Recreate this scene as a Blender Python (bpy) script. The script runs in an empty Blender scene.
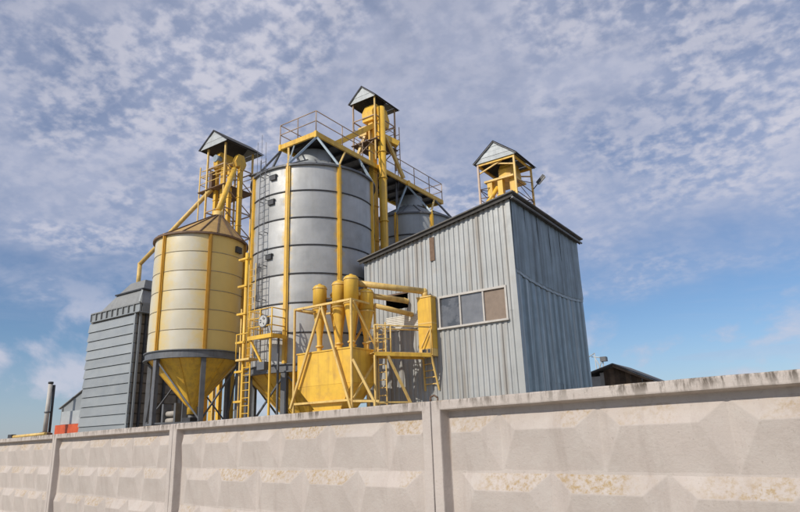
import bpy, bmesh, math, random
from mathutils import Vector, Matrix, Quaternion
random.seed(7)
R = math.radians
sc = bpy.context.scene
col = sc.collection

# ------------------------------------------------------------------ camera
# world axes follow the corrugated building: X along its window side, Y into the yard
CAM = Vector((9.010, -20.498, 1.65))
F, PITCH, ROLL, AZ = 623.5, R(16.42), R(-1.947), R(55.55)
def _site(v):
    e1 = Vector((math.sin(AZ), -math.cos(AZ), 0)); e2 = Vector((math.cos(AZ), math.sin(AZ), 0))
    return Vector((v.dot(e1), v.dot(e2), v.z))
_fw = Vector((0, math.cos(PITCH), math.sin(PITCH))); _up = Vector((0, -math.sin(PITCH), math.cos(PITCH))); _r = Vector((1, 0, 0))
_r2 = math.cos(ROLL)*_r + math.sin(ROLL)*_up
_u2 = -math.sin(ROLL)*_r + math.cos(ROLL)*_up
FW, RT, UP = _site(_fw), _site(_r2), _site(_u2)
cd = bpy.data.cameras.new("camera"); cam = bpy.data.objects.new("camera", cd); col.objects.link(cam)
cd.sensor_width = 36; cd.lens = 36*F/800; cd.clip_end = 5000; cd.clip_start = .05
m = Matrix((RT, UP, -FW)).transposed().to_4x4(); m.translation = CAM
cam.matrix_world = m
sc.camera = cam

# ------------------------------------------------------------------ light, sky
SUN_AZ = Vector((-.24, -.97, 0)).normalized(); SUN_EL = R(35)
SUN = Vector((SUN_AZ.x*math.cos(SUN_EL), SUN_AZ.y*math.cos(SUN_EL), math.sin(SUN_EL)))
sd = bpy.data.lights.new("sun", 'SUN'); sd.energy = 3.3; sd.angle = R(.6); sd.color = (1, .93, .82)
so = bpy.data.objects.new("sun", sd); col.objects.link(so)
so.rotation_euler = SUN.to_track_quat('Z', 'Y').to_euler(); so.location = (0, -30, 40)
sc.view_settings.view_transform = 'Standard'; sc.view_settings.look = 'None'
sc.view_settings.exposure = 0.0; sc.view_settings.gamma = 1

world = bpy.data.worlds.new("World"); sc.world = world; world.use_nodes = True
LOWOFF = (5.5, 5.5, 2.2)
def build_world():
    nt = world.node_tree; N = nt.nodes; L = nt.links; N.clear()
    def nd(t, **k):
        n = N.new(t)
        for a, b in k.items(): setattr(n, a, b)
        return n
    def val(sock, v):
        if hasattr(v, 'is_output'): L.new(v, sock)
        else: sock.default_value = v
    def math_(op, a, b=0.0, c=None, clamp=False):
        n = nd('ShaderNodeMath', operation=op); n.use_clamp = clamp
        val(n.inputs[0], a); val(n.inputs[1], b)
        if c is not None: val(n.inputs[2], c)
        return n.outputs[0]
    def smooth(v, lo, hi, o0=0., o1=1.):
        n = nd('ShaderNodeMapRange', interpolation_type='SMOOTHSTEP')
        val(n.inputs[0], v); n.inputs[1].default_value = lo; n.inputs[2].default_value = hi
        n.inputs[3].default_value = o0; n.inputs[4].default_value = o1
        return n.outputs[0]
    def noise(vec, scale, detail=5, rough=.55, dist=0.):
        n = nd('ShaderNodeTexNoise'); L.new(vec, n.inputs['Vector'])
        n.inputs['Scale'].default_value = scale; n.inputs['Detail'].default_value = detail
        n.inputs['Roughness'].default_value = rough; n.inputs['Distortion'].default_value = dist
        return n.outputs[0]
    sky = nd('ShaderNodeTexSky', sky_type='NISHITA'); sky.sun_disc = False
    sky.sun_elevation = SUN_EL; sky.sun_rotation = math.atan2(SUN.x, SUN.y)
    sky.altitude = 200; sky.air_density = 1.0; sky.dust_density = .6; sky.ozone_density = 2.0
    tc = nd('ShaderNodeTexCoord')
    sep = nd('ShaderNodeSeparateXYZ'); L.new(tc.outputs['Generated'], sep.inputs[0])
    zc = math_('MAXIMUM', math_('ADD', sep.outputs[2], .30), .05)
    px = math_('DIVIDE', sep.outputs[0], zc); py = math_('DIVIDE', sep.outputs[1], zc)
    cmb = nd('ShaderNodeCombineXYZ'); L.new(px, cmb.inputs[0]); L.new(py, cmb.inputs[1])
    off = nd('ShaderNodeVectorMath', operation='ADD'); L.new(cmb.outputs[0], off.inputs[0]); off.inputs[1].default_value = (3.7, 1.9, 0)
    P = off.outputs[0]
    # mottled altocumulus deck in a flat layer, smoother sheets between the mottled fields
    n1 = noise(P, 34, 4, .52, .10)
    n2 = noise(P, 2.3, 5, .55, .2)
    n4 = noise(P, 12, 3, .5, .2)
    smoothness = smooth(n2, .42, .58)
    cells = math_('ADD', math_('MULTIPLY', n1, .58), math_('MULTIPLY', n4, .42))
    deck0 = smooth(cells, .39, .61)
    deck = math_('ADD', math_('MULTIPLY', deck0, math_('SUBTRACT', 1., math_('MULTIPLY', smoothness, .75))), math_('MULTIPLY', smoothness, .38))
    sheet = smooth(noise(P, 3.1, 6, .6, .6), .34, .66)
    # overhead deck that opens up towards the horizon all round
    rad = math_('SQRT', math_('ADD', math_('MULTIPLY', px, px), math_('MULTIPLY', py, py)))
    edge = math_('ADD', rad, math_('MULTIPLY', math_('SUBTRACT', n2, .5), 1.1))
    cover = smooth(edge, 1.50, 2.05, 1., 0.)
    body = math_('ADD', math_('ADD', .36, math_('MULTIPLY', deck, .32)), math_('MULTIPLY', sheet, .26))
    veil = math_('MULTIPLY', cover, body)
    # cumulus and thin bands low over the horizon
    mp = nd('ShaderNodeMapping'); L.new(tc.outputs['Generated'], mp.inputs['Vector']); mp.inputs['Scale'].default_value = (1, 1, 1.5); mp.inputs['Location'].default_value = LOWOFF
    n3 = noise(mp.outputs[0], 7.0, 7, .55, .2)
    low = math_('MULTIPLY', smooth(n3, .47, .64), smooth(sep.outputs[2], .14, .34, .80, 0.))
    mp2 = nd('ShaderNodeMapping'); L.new(tc.outputs['Generated'], mp2.inputs['Vector']); mp2.inputs['Scale'].default_value = (1, 1, 9); mp2.inputs['Location'].default_value = (5, 2, 1)
    band = math_('MULTIPLY', smooth(noise(mp2.outputs[0], 2.2, 5, .55, .4), .46, .66), smooth(sep.outputs[2], .05, .34, .38, 0.))
    haze = smooth(sep.outputs[2], -.02, .17, .45, 0.)
    fac = math_('MAXIMUM', math_('MAXIMUM', math_('MAXIMUM', veil, low), band), haze, clamp=True)
    # cloud colour: lilac-grey with brighter cell tops
    ccol = nd('ShaderNodeMix', data_type='RGBA'); L.new(math_('MAXIMUM', math_('MULTIPLY', deck, cover), low), ccol.inputs[0])
    ccol.inputs[6].default_value = (5.4, 5.95, 7.9, 1); ccol.inputs[7].default_value = (7.6, 7.6, 8.7, 1)
    hs = nd('ShaderNodeMix', data_type='RGBA', blend_type='MULTIPLY'); hs.inputs[0].default_value = 1.
    L.new(sky.outputs[0], hs.inputs[6]); hs.inputs[7].default_value = (.88, 1.03, 1.22, 1)
    mix = nd('ShaderNodeMix', data_type='RGBA'); L.new(fac, mix.inputs[0])
    L.new(hs.outputs[2], mix.inputs[6]); L.new(ccol.outputs[2], mix.inputs[7])
    bg = nd('ShaderNodeBackground'); L.new(mix.outputs[2], bg.inputs[0]); bg.inputs[1].default_value = .083
    out = nd('ShaderNodeOutputWorld'); L.new(bg.outputs[0], out.inputs[0])
build_world()

# ------------------------------------------------------------------ materials
MATS = {}
def pmat(name, base, rough=.6, metal=0., var=.16, nscale=2.5, rnd=.10, streak=0., scol=(.12, .07, .04), sscale=(7, 7, .35),
         sthr=(.52, .72), spot=0., pcol=(.10, .06, .03), pscale=14, pthr=(.60, .70), bump=.0, bscale=30, spec=.5, coat=0., edge=None):
    mt = bpy.data.materials.new(name); mt.use_nodes = True; nt = mt.node_tree; N = nt.nodes; L = nt.links
    bs = N['Principled BSDF']
    bs.inputs['Roughness'].default_value = rough; bs.inputs['Metallic'].default_value = metal
    bs.inputs['Specular IOR Level'].default_value = spec; bs.inputs['Coat Weight'].default_value = coat
    geo = N.new('ShaderNodeNewGeometry'); oi = N.new('ShaderNodeObjectInfo')
    def noise(scale, detail=6, vec=None, rough=.6):
        n = N.new('ShaderNodeTexNoise'); L.new(vec or geo.outputs['Position'], n.inputs['Vector'])
        n.inputs['Scale'].default_value = scale; n.inputs['Detail'].default_value = detail; n.inputs['Roughness'].default_value = rough
        return n.outputs[0]
    def mr(s, a, b, c, d):
        n = N.new('ShaderNodeMapRange'); L.new(s, n.inputs[0])
        for i, v in enumerate((a, b, c, d)): n.inputs[i+1].default_value = v
        return n.outputs[0]
    def mul(a, b):
        n = N.new('ShaderNodeMath'); n.operation = 'MULTIPLY'
        for i, v in enumerate((a, b)):
            if hasattr(v, 'is_output'): L.new(v, n.inputs[i])
            else: n.inputs[i].default_value = v
        return n.outputs[0]
    def mixc(f, a, b, blend='MIX'):
        n = N.new('ShaderNodeMix'); n.data_type = 'RGBA'; n.blend_type = blend
        for s, v in ((n.inputs[0], f), (n.inputs[6], a), (n.inputs[7], b)):
            if hasattr(v, 'is_output'): L.new(v, s)
            elif isinstance(v, tuple): s.default_value = (*v[:3], 1)
            else: s.default_value = v
        return n.outputs[2]
    n1 = noise(nscale); k = mr(n1, .3, .7, 1-var, 1+var)
    k2 = mr(oi.outputs['Random'], 0, 1, 1-rnd, 1+rnd)
    kk = mul(k, k2)
    c = N.new('ShaderNodeVectorMath'); c.operation = 'SCALE'; c.inputs[0].default_value = base; L.new(kk, c.inputs['Scale'])
    cur = c.outputs[0]
    if streak:
        mp = N.new('ShaderNodeMapping'); L.new(geo.outputs['Position'], mp.inputs['Vector']); mp.inputs['Scale'].default_value = sscale
        s = noise(1., 5, mp.outputs[0]); cur = mixc(mul(mr(s, sthr[0], sthr[1], 0, 1), streak), cur, scol)
    if edge:   # overspray beside the painted ribs, by the sheet's own U coordinate
        uv = N.new('ShaderNodeTexCoord'); sp = N.new('ShaderNodeSeparateXYZ'); L.new(uv.outputs['UV'], sp.inputs[0])
        d = N.new('ShaderNodeMath'); d.operation = 'PINGPONG'; L.new(sp.outputs[0], d.inputs[0]); d.inputs[1].default_value = .5
        ad = N.new('ShaderNodeMath'); ad.operation = 'ADD'; L.new(d.outputs[0], ad.inputs[0]); L.new(mr(noise(3.2, 4), .3, .7, -edge[2], edge[2]), ad.inputs[1])
        cur = mixc(mul(mr(ad.outputs[0], 0, edge[1], 1, 0), edge[3]), cur, edge[0])
    if spot:
        s = noise(pscale, 6); cur = mixc(mul(mr(s, pthr[0], pthr[1], 0, 1), spot), cur, pcol)
    L.new(cur, bs.inputs['Base Color'])
    r2 = mr(noise(nscale*2.3), .3, .7, max(rough-.1, .05), min(rough+.12, 1)); L.new(r2, bs.inputs['Roughness'])
    if bump:
        b = N.new('ShaderNodeBump'); b.inputs['Strength'].default_value = bump; b.inputs['Distance'].default_value = .02
        L.new(noise(bscale, 8, rough=.65), b.inputs['Height']); L.new(b.outputs[0], bs.inputs['Normal'])
    MATS[name] = mt
    return mt
YEL = (.82, .50, .06)
M_yel = pmat('yellow_paint', YEL, .45, var=.10, nscale=1.6, rnd=.08, streak=.6, scol=(.46, .24, .05), sscale=(5, 5, .45), sthr=(.48, .70), spot=.5, pcol=(.50, .29, .08), pscale=2.6, pthr=(.50, .72))
M_yelf = pmat('yellow_paint_faded', (.76, .52, .17), .5, var=.14, nscale=3, rnd=.08, streak=.5, scol=(.40, .20, .05), spot=.45, pcol=(.34, .19, .08), pscale=5, pthr=(.54, .72))
M_ytan = pmat('dusty_tan_roof', (.44, .28, .10), .65, var=.18, rnd=.14, spot=.5, pcol=(.25, .13, .05), pscale=4)
M_gal = pmat('galvanised_sheet', (.42, .42, .41), .5, .3, var=.16, nscale=1.0, rnd=.15, streak=.30, scol=(.30, .29, .26), sscale=(4, 4, .35), sthr=(.48, .72), spot=.35, pcol=(.50, .50, .49), pscale=1.3, pthr=(.50, .66), bump=.12, bscale=1.6, edge=((.62, .43, .10), .10, .07, .75))
M_gal2 = pmat('galvanised_dull', (.33, .35, .355), .55, .25, var=.12, nscale=1.4, rnd=.08, streak=.35, scol=(.24, .22, .2), sscale=(5, 5, .4))
M_cream = pmat('yellowed_silver_sheet', (.63, .57, .42), .5, .05, var=.06, nscale=.9, rnd=.03, streak=.3, scol=(.66, .65, .62), sscale=(1.2, 1.2, .5), sthr=(.42, .62), coat=.05, bump=.03, bscale=4, edge=((.72, .52, .16), .36, .10, .9))
M_pale = pmat('pale_yellow_sheet', (.74, .54, .18), .5, .03, var=.05, nscale=1., rnd=.04, streak=.25, scol=(.66, .55, .30), sscale=(1.5, 1.5, .5), coat=.05, bump=.04, bscale=4)
M_dark = pmat('dark_steel', (.055, .055, .06), .5, .2, var=.25, rnd=.1)
M_grey = pmat('grey_painted_steel', (.13, .135, .145), .5, .1, var=.2, rnd=.12, streak=.4, scol=(.08, .06, .05))
M_blue = pmat('pale_blue_steel', (.30, .37, .42), .5, .2, var=.15, rnd=.1, streak=.3, scol=(.2, .12, .07))
M_rust = pmat('brown_rusty_steel', (.16, .10, .065), .7, .1, var=.3, rnd=.15)
M_rail = pmat('weathered_rail_paint', (.42, .30, .20), .6, var=.25, rnd=.1)
M_corr = pmat('corrugated_zinc', (.39, .40, .395), .5, .22, var=.10, nscale=1.1, rnd=.07, streak=.55, scol=(.21, .165, .12), sscale=(4, 4, .16), sthr=(.50, .68), spot=.25, pcol=(.32, .25, .18), pscale=2.2, pthr=(.56, .74))
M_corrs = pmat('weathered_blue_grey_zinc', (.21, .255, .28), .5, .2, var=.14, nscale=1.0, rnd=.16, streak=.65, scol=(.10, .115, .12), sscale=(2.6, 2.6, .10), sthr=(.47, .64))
M_corrl = pmat('rib_highlight_blue_grey_zinc', (.205, .26, .29), .45, .2, var=.12, nscale=1.0, rnd=.08, streak=.7, scol=(.46, .51, .53), sscale=(5.5, 5.5, .12), sthr=(.50, .64))  # pale streaks paint the highlights running down the ribs
M_lap = pmat('lap_light_and_flashing_zinc', (.30, .345, .37), .5, .25, var=.15, rnd=.1, streak=.4, scol=(.25, .25, .25), sscale=(6, 6, .6))  # paler zinc for corner flashing and the painted light under the lap
M_patch = pmat('pale_patch_sheet', (.66, .64, .58), .55, .1, var=.12, rnd=.1, streak=.3, scol=(.35, .3, .25))
M_roof = pmat('grey_roof_sheet', (.14, .135, .13), .8, var=.25, rnd=.15, spot=.4, pcol=(.2, .15, .1), pscale=5)
M_under = pmat('dark_roof_underside', (.07, .065, .06), .85, var=.25)
M_board = pmat('pale_blue_grey_board', (.46, .49, .50), .6, .1, var=.10, rnd=.12, streak=.3, scol=(.25, .25, .25))
M_white = pmat('off_white_paint', (.52, .49, .45), .6, var=.14, rnd=.06, spot=.5, pcol=(.28, .22, .16), pscale=8)
M_brown = pmat('brown_board', (.26, .20, .155), .6, var=.12, nscale=4, spec=.3)
M_dryer = pmat('grey_cladding', (.32, .34, .345), .45, .2, var=.06, nscale=.8, rnd=.10, streak=.35, scol=(.40, .42, .43), sscale=(.6, .6, 2.2), sthr=(.45, .70))
M_dryer2 = pmat('grey_hood', (.26, .265, .26), .55, .25, var=.10, rnd=.10, streak=.3, scol=(.15, .14, .13))
M_dside = pmat('brown_grey_side_panel', (.19, .165, .135), .7, var=.25, rnd=.22)
M_orange = pmat('orange_red_paint', (.60, .10, .03), .5, var=.2, rnd=.05)
M_concl = pmat('plain_concrete', (.38, .35, .31), .9, var=.15, bump=.3)
M_wood = pmat('old_dark_boards', (.13, .085, .055), .85, var=.35, rnd=.3)
M_gauge = pmat('white_gauge_face', (.52, .51, .48), .4, var=.05)
M_pinky = pmat('pale_pinkish_posts', (.55, .42, .33), .6, var=.15, rnd=.1)
M_skyglass = pmat('sky_reflection_grey_glass', (.14, .14, .145), .08, .0, var=.25, nscale=2.6, rnd=.05, spec=.7, coat=.3, spot=.75, pcol=(.05, .05, .05), pscale=1.25, pthr=(.50, .56))  # grey sky reflection painted into the pane colour, with dark blotches
M_skyglass2 = pmat('pale_sky_reflection_glass', (.19, .19, .195), .12, .0, var=.15, nscale=3, rnd=.05, spec=.7, coat=.3)  # paler pane, reflected sky likewise put into its base colour

def wall_mat(name, lichen):
    mt = bpy.data.materials.new(name); mt.use_nodes = True; nt = mt.node_tree; N = nt.nodes; L = nt.links
    bs = N['Principled BSDF']; bs.inputs['Roughness'].default_value = .92; bs.inputs['Specular IOR Level'].default_value = .25
    geo = N.new('ShaderNodeNewGeometry'); oi = N.new('ShaderNodeObjectInfo')
    def mapp(scale):
        mp = N.new('ShaderNodeMapping'); L.new(geo.outputs['Position'], mp.inputs['Vector']); mp.inputs['Scale'].default_value = scale; return mp.outputs[0]
    def noise(scale, detail=6, rough=.6, vec=None):
        n = N.new('ShaderNodeTexNoise'); L.new(vec or geo.outputs['Position'], n.inputs['Vector'])
        n.inputs['Scale'].default_value = scale; n.inputs['Detail'].default_value = detail; n.inputs['Roughness'].default_value = rough; return n.outputs[0]
    def mr(s, a, b, c, d):
        n = N.new('ShaderNodeMapRange'); L.new(s, n.inputs[0])
        for i, v in enumerate((a, b, c, d)): n.inputs[i+1].default_value = v
        return n.outputs[0]
    def mth(op, a, b):
        n = N.new('ShaderNodeMath'); n.operation = op
        for i, v in enumerate((a, b)):
            if hasattr(v, 'is_output'): L.new(v, n.inputs[i])
            else: n.inputs[i].default_value = v
        return n.outputs[0]
    def mixc(f, a, b):
        n = N.new('ShaderNodeMix'); n.data_type = 'RGBA'
        for s, v in ((n.inputs[0], f), (n.inputs[6], a), (n.inputs[7], b)):
            if hasattr(v, 'is_output'): L.new(v, s)
            elif isinstance(v, tuple): s.default_value = (*v[:3], 1)
            else: s.default_value = v
        return n.outputs[2]
    c = mixc(mr(noise(1.3, 5), .35, .65, 0, 1), (.47, .415, .375), (.545, .48, .435))
    c = mixc(mr(noise(7, 8, .7), .45, .72, 0, .55), c, (.58, .535, .49))                    # lime bloom
    c = mixc(mr(noise(1., 6, .65, mapp((9, 9, .7))), .54, .75, 0, .40), c, (.33, .27, .235))   # run-off streaks
    c = mixc(mr(noise(60, 4, .7), .60, .72, 0, .45), c, (.30, .25, .21))                    # pits
    sepp = N.new('ShaderNodeSeparateXYZ'); L.new(geo.outputs['Position'], sepp.inputs[0])
    sepn = N.new('ShaderNodeSeparateXYZ'); L.new(geo.outputs['Normal'], sepn.inputs[0])
    # ochre lichen where rain stays: on the up-facing slopes
    up = mr(sepn.outputs[2], .15, .36, 0, 1)
    li = mth('MULTIPLY', mth('MULTIPLY', up, mr(noise(1.7, 4), .43, .60, 0, 1)), mr(noise(30, 6, .75), .44, .62, 0, lichen))
    c = mixc(li, c, (.36, .235, .075))
    # black algae running from the top edge
    top = mr(sepp.outputs[2], 1.825, 1.90, 0, 1)
    al = mth('MULTIPLY', top, mth('MULTIPLY', mr(noise(1., 5, .7, mapp((22, 22, 5))), .46, .60, 0, .9), mr(noise(1.3, 3), .38, .60, .30, 1)))
    c = mixc(al, c, (.085, .068, .05))
    L.new(c, bs.inputs['Base Color'])
    b = N.new('ShaderNodeBump'); b.inputs['Strength'].default_value = .35; b.inputs['Distance'].default_value = .012
    L.new(mth('ADD', noise(45, 8, .7), mth('MULTIPLY', noise(9, 4), .5)), b.inputs['Height']); L.new(b.outputs[0], bs.inputs['Normal'])
    return mt
M_conc = wall_mat('weathered_pinkish_concrete', .75)

# ------------------------------------------------------------------ mesh builder
class MB:
    def __init__(s): s.v = []; s.f = []; s.uv = None; s.sm = []
    def add(s, vs, fs, smooth=False):
        o = len(s.v); s.v += [Vector(p) for p in vs]; s.f += [tuple(i+o for i in f) for f in fs]; s.sm += [smooth]*len(fs); return s
    def box(s, x0, x1, y0, y1, z0, z1):
        return s.add([(x0,y0,z0),(x1,y0,z0),(x1,y1,z0),(x0,y1,z0),(x0,y0,z1),(x1,y0,z1),(x1,y1,z1),(x0,y1,z1)],
                     [(0,3,2,1),(4,5,6,7),(0,1,5,4),(1,2,6,5),(2,3,7,6),(3,0,4,7)])
    def hexa(s, b, t):   # bottom quad and top quad, each counter-clockwise from above
        return s.add(list(b)+list(t), [(0,3,2,1),(4,5,6,7),(0,1,5,4),(1,2,6,5),(2,3,7,6),(3,0,4,7)])
    def beam(s, a, b, w=.06, h=None, up=(0,0,1)):
        h = h or w; a = Vector(a); b = Vector(b); d = (b-a).normalized(); up = Vector(up)
        if abs(d.dot(up)) > .98: up = Vector((0, 1, 0))
        x = d.cross(up).normalized()*w/2; y = x.cross(d).normalized()*h/2
        vs = [a-x-y, a+x-y, a+x+y, a-x+y, b-x-y, b+x-y, b+x+y, b-x+y]
        return s.add(vs, [(0,3,2,1),(4,5,6,7),(0,1,5,4),(1,2,6,5),(2,3,7,6),(3,0,4,7)])
    def tube(s, a, b, r0=.03, r1=None, n=10, caps=True):
        r1 = r0 if r1 is None else r1; a = Vector(a); b = Vector(b); d = (b-a).normalized()
        up = Vector((0,0,1)) if abs(d.z) < .95 else Vector((1,0,0)); x = d.cross(up).normalized(); y = d.cross(x)
        vs = []
        for p, r in ((a, r0), (b, r1)):
            vs += [p + (x*math.cos(2*math.pi*i/n) + y*math.sin(2*math.pi*i/n))*r for i in range(n)]
        s.add(vs, [(i, n+i, n+(i+1) % n, (i+1) % n) for i in range(n)], True)
        if caps:
            o = len(s.v)-2*n
            s.f += [tuple(o+i for i in range(n)), tuple(o+2*n-1-i for i in range(n))]; s.sm += [False, False]
        return s
    def path(s, pts, r, n=10):
        for a, b in zip(pts, pts[1:]): s.tube(a, b, r, r, n)
        for p in pts[1:-1]: s.ball(p, r*1.02, n)
        return s
    def ball(s, c, r, n=10):
        c = Vector(c); k = max(4, n//2); vs = [c+Vector((0,0,r))]; fs = []
        for j in range(1, k):
            t = math.pi*j/k
            vs += [c+Vector((r*math.sin(t)*math.cos(2*math.pi*i/n), r*math.sin(t)*math.sin(2*math.pi*i/n), r*math.cos(t))) for i in range(n)]
        vs.append(c-Vector((0,0,r))); e = len(vs)-1
        for i in range(n):
            j = (i+1) % n; fs.append((0, 1+i, 1+j)); fs.append((e, e-n+j, e-n+i))
            for q in range(k-2): a = 1+q*n; fs.append((a+i, a+n+i, a+n+j, a+j))
        return s.add(vs, fs, True)
    def lathe(s, prof, c=(0,0,0), n=32, smooth=True):
        vs = []; fs = []; k = len(prof)
        for i in range(n):
            t = 2*math.pi*i/n
            vs += [(c[0]+r*math.cos(t), c[1]+r*math.sin(t), c[2]+z) for r, z in prof]
        for i in range(n):
            j = (i+1) % n
            for q in range(k-1): fs.append((i*k+q, j*k+q, j*k+q+1, i*k+q+1))
        return s.add(vs, fs, smooth)
    def prism(s, poly, axis, a, b):   # polygon in the two other axes, extruded along axis from a to b
        def P(p, t): return {'x': (t, p[0], p[1]), 'y': (p[0], t, p[1]), 'z': (p[0], p[1], t)}[axis]
        n = len(poly); vs = [P(p, a) for p in poly] + [P(p, b) for p in poly]
        return s.add(vs, [tuple(range(n)), tuple(range(2*n-1, n-1, -1))] + [(i, n+i, n+(i+1) % n, (i+1) % n) for i in range(n)])
    def mesh(s, name, mat, off=(0,0,0), fix=True):
        me = bpy.data.meshes.new(name); o = Vector(off)
        me.from_pydata([tuple(p-o) for p in s.v], [], s.f)
        for p, q in zip(me.polygons, s.sm): p.use_smooth = q
        if s.uv:
            ul = me.uv_layers.new(name='UVMap')
            for lp in me.loops: ul.data[lp.index].uv = s.uv[lp.vertex_index]
        if fix:
            bm = bmesh.new(); bm.from_mesh(me); bmesh.ops.recalc_face_normals(bm, faces=bm.faces); bm.to_mesh(me); bm.free()
        me.materials.append(mat); return me
    def build(s, name, mat, parent=None, fix=True):
        off = parent.matrix_world.translation if False else (ORG.get(parent.name, Vector()) if parent else Vector())
        o = link(name, s.mesh(name, mat, off, fix), parent); 
        if parent: ORG[o.name] = off
        return o
ORG = {}
def link(name, me, parent=None, loc=(0,0,0), rz=0.):
    o = bpy.data.objects.new(name, me); col.objects.link(o); o.parent = parent; o.location = loc; o.rotation_euler = (0, 0, rz); return o
def thing(name, label, cat, loc, group=None, rz=0.):
    o = bpy.data.objects.new(name, None); col.objects.link(o); o.empty_display_size = .3
    o.location = loc; o.rotation_euler = (0, 0, rz); ORG[o.name] = Vector(loc); o['label'] = label; o['category'] = cat
    if group: o['group'] = group
    return o
def part(name, mat, parent): # decorator-free helper: start a builder that finishes itself
    return MB(), name, mat, parent

# ------------------------------------------------------------------ ground
g = MB(); g.add([(-3000,-3000,0),(3000,-3000,0),(3000,3000,0),(-3000,3000,0)], [(0,1,2,3)])
M_ground = pmat('dusty_yard_ground', (.27, .24, .20), .95, var=.25, nscale=.6, spot=.5, pcol=(.07, .085, .035), pscale=.35, pthr=(.5, .6), bump=.4, bscale=8)
go = g.build('ground', M_ground); go['kind'] = 'structure'

# ------------------------------------------------------------------ concrete wall
WJ = Vector((6.515, -16.536, 0)); WE = Vector((.9861, -.1661, 0)); WROT = math.atan2(WE.y, WE.x)
WH = 1.915
disp = bpy.data.textures.new('concrete_unevenness', 'CLOUDS'); disp.noise_scale = .05; disp.noise_depth = 4
def slab_mesh():
    o = [(.004,-.5),(3.996,-.5),(3.996,WH),(.004,WH)]; i = [(.088,-.45),(3.912,-.45),(3.912,1.848),(.088,1.848)]; d = [(.098,-.44),(3.902,-.44),(3.902,1.836),(.098,1.836)]
    vs = [(x,0,z) for x,z in o]+[(x,0,z) for x,z in i]+[(x,.092,z) for x,z in d]+[(x,.165,z) for x,z in o]
    fs = []
    for k in range(4):
        j = (k+1) % 4; fs += [(k,j,4+j,4+k), (4+k,4+j,8+j,8+k), (k,12+k,12+j,j)]
    fs += [(8,9,10,11), (12,15,14,13)]
    me = bpy.data.meshes.new('panel_slab'); me.from_pydata(vs, [], fs)
    bm = bmesh.new(); bm.from_mesh(me); bmesh.ops.recalc_face_normals(bm, faces=bm.faces)
    ed = [e for e in bm.edges if e.calc_face_angle(0) > .5]
    bmesh.ops.bevel(bm, geom=ed, offset=.009, segments=2, affect='EDGES', profile=.6)
    # cut across so that the edges can be uneven
    for x in [.1*k for k in range(1, 40)]:
        bmesh.ops.bisect_plane(bm, geom=bm.verts[:]+bm.edges[:]+bm.faces[:], plane_co=(x,0,0), plane_no=(1,0,0))
    for z in [.12*k for k in range(0, 15)]:
        bmesh.ops.bisect_plane(bm, geom=bm.verts[:]+bm.edges[:]+bm.faces[:], plane_co=(0,0,z), plane_no=(0,0,1))
    bm.to_mesh(me); bm.free(); me.materials.append(M_conc); return me
def block_mesh(name, w, l_in, r_in, h=.376, ridge=.115, base=.094, top=.046):
    me = bpy.data.meshes.new(name)
    vs = [(0,base,0),(w,base,0),(w,base,h),(0,base,h),(l_in,top,h-ridge),(w-r_in,top,h-ridge)]
    fs = [(0,1,5,4),(3,4,5,2)]
    if l_in: fs.append((0,4,3))
    if r_in: fs.append((1,2,5))
    if not l_in: vs[4] = (0,top,h-ridge)
    me.from_pydata(vs, [], fs)
    bm = bmesh.new(); bm.from_mesh(me); bmesh.ops.recalc_face_normals(bm, faces=bm.faces)
    if sum(f.normal.y for f in bm.faces) > 0: bmesh.ops.reverse_faces(bm, faces=bm.faces)
    ed = [e for e in bm.edges if len(e.link_faces) == 2]
    bmesh.ops.bevel(bm, geom=ed, offset=.005, segments=2, affect='EDGES', profile=.5)
    for f in bm.faces: f.smooth = False
    bm.to_mesh(me); bm.free(); me.materials.append(M_conc); return me
SLAB = slab_mesh(); BF = block_mesh('relief_block', .722, .145, .145); BL = block_mesh('relief_block_end', .44, .05, .145); BR = block_mesh('relief_block_end', .44, .145, .05)
wall_labels = {
 -4: ('concrete fence panel beyond the panel with the metal chimney, farthest along the wall', None),
 -3: ('concrete relief fence panel standing in front of the slim metal chimney', None),
 -2: ('concrete relief fence panel standing in front of the grey clad dryer and yellow hopper silo', None),
 -1: ('concrete relief fence panel standing in front of the yellow cyclone hopper', None),
 0: ('concrete relief fence panel with ochre lichen, standing in front of the corrugated building', None),
 1: ('concrete relief fence panel continuing past the corrugated building and the small shed', None)}
for k in range(-4, 2):
    rr = random.Random(k+50)
    p = WJ + WE*(4*k)
    t = thing('concrete_fence_panel', wall_labels[k][0], 'fence panel', (p.x, p.y, 0), 'concrete fence panels along the yard', WROT)
    s = link('panel_slab', SLAB, t)
    dm = s.modifiers.new('uneven', 'DISPLACE'); dm.texture = disp; dm.texture_coords = 'GLOBAL'; dm.strength = .007; dm.mid_level = .5
    for row in range(5):
        z0 = 1.806-.38*(row+1)
        if row % 2 == 0:
            units = [(BL, .094), (BF, .54), (BF, 1.27), (BF, 2.0), (BF, 2.73), (BR, 3.464)]
        else:
            units = [(BF, .175+.73*i) for i in range(5)]
        for me, x in units:
            b = link('relief_block', me, t, (x+.004+rr.uniform(-.004,.004), rr.uniform(-.003,.003), z0+rr.uniform(-.003,.003)))
    if k == -1:
        lb = MB(); pts = [(3.93,.08,WH-.01),(3.94,.075,WH+.035),(3.98,.07,WH+.045),(4.015,.07,WH+.025),(4.01,.07,WH-.02)]
        for a, b in zip(pts, pts[1:]): lb.tube(a, b, .007, n=6)
        o = link('lifting_loop', lb.mesh('lifting_loop', M_rust), t)

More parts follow.
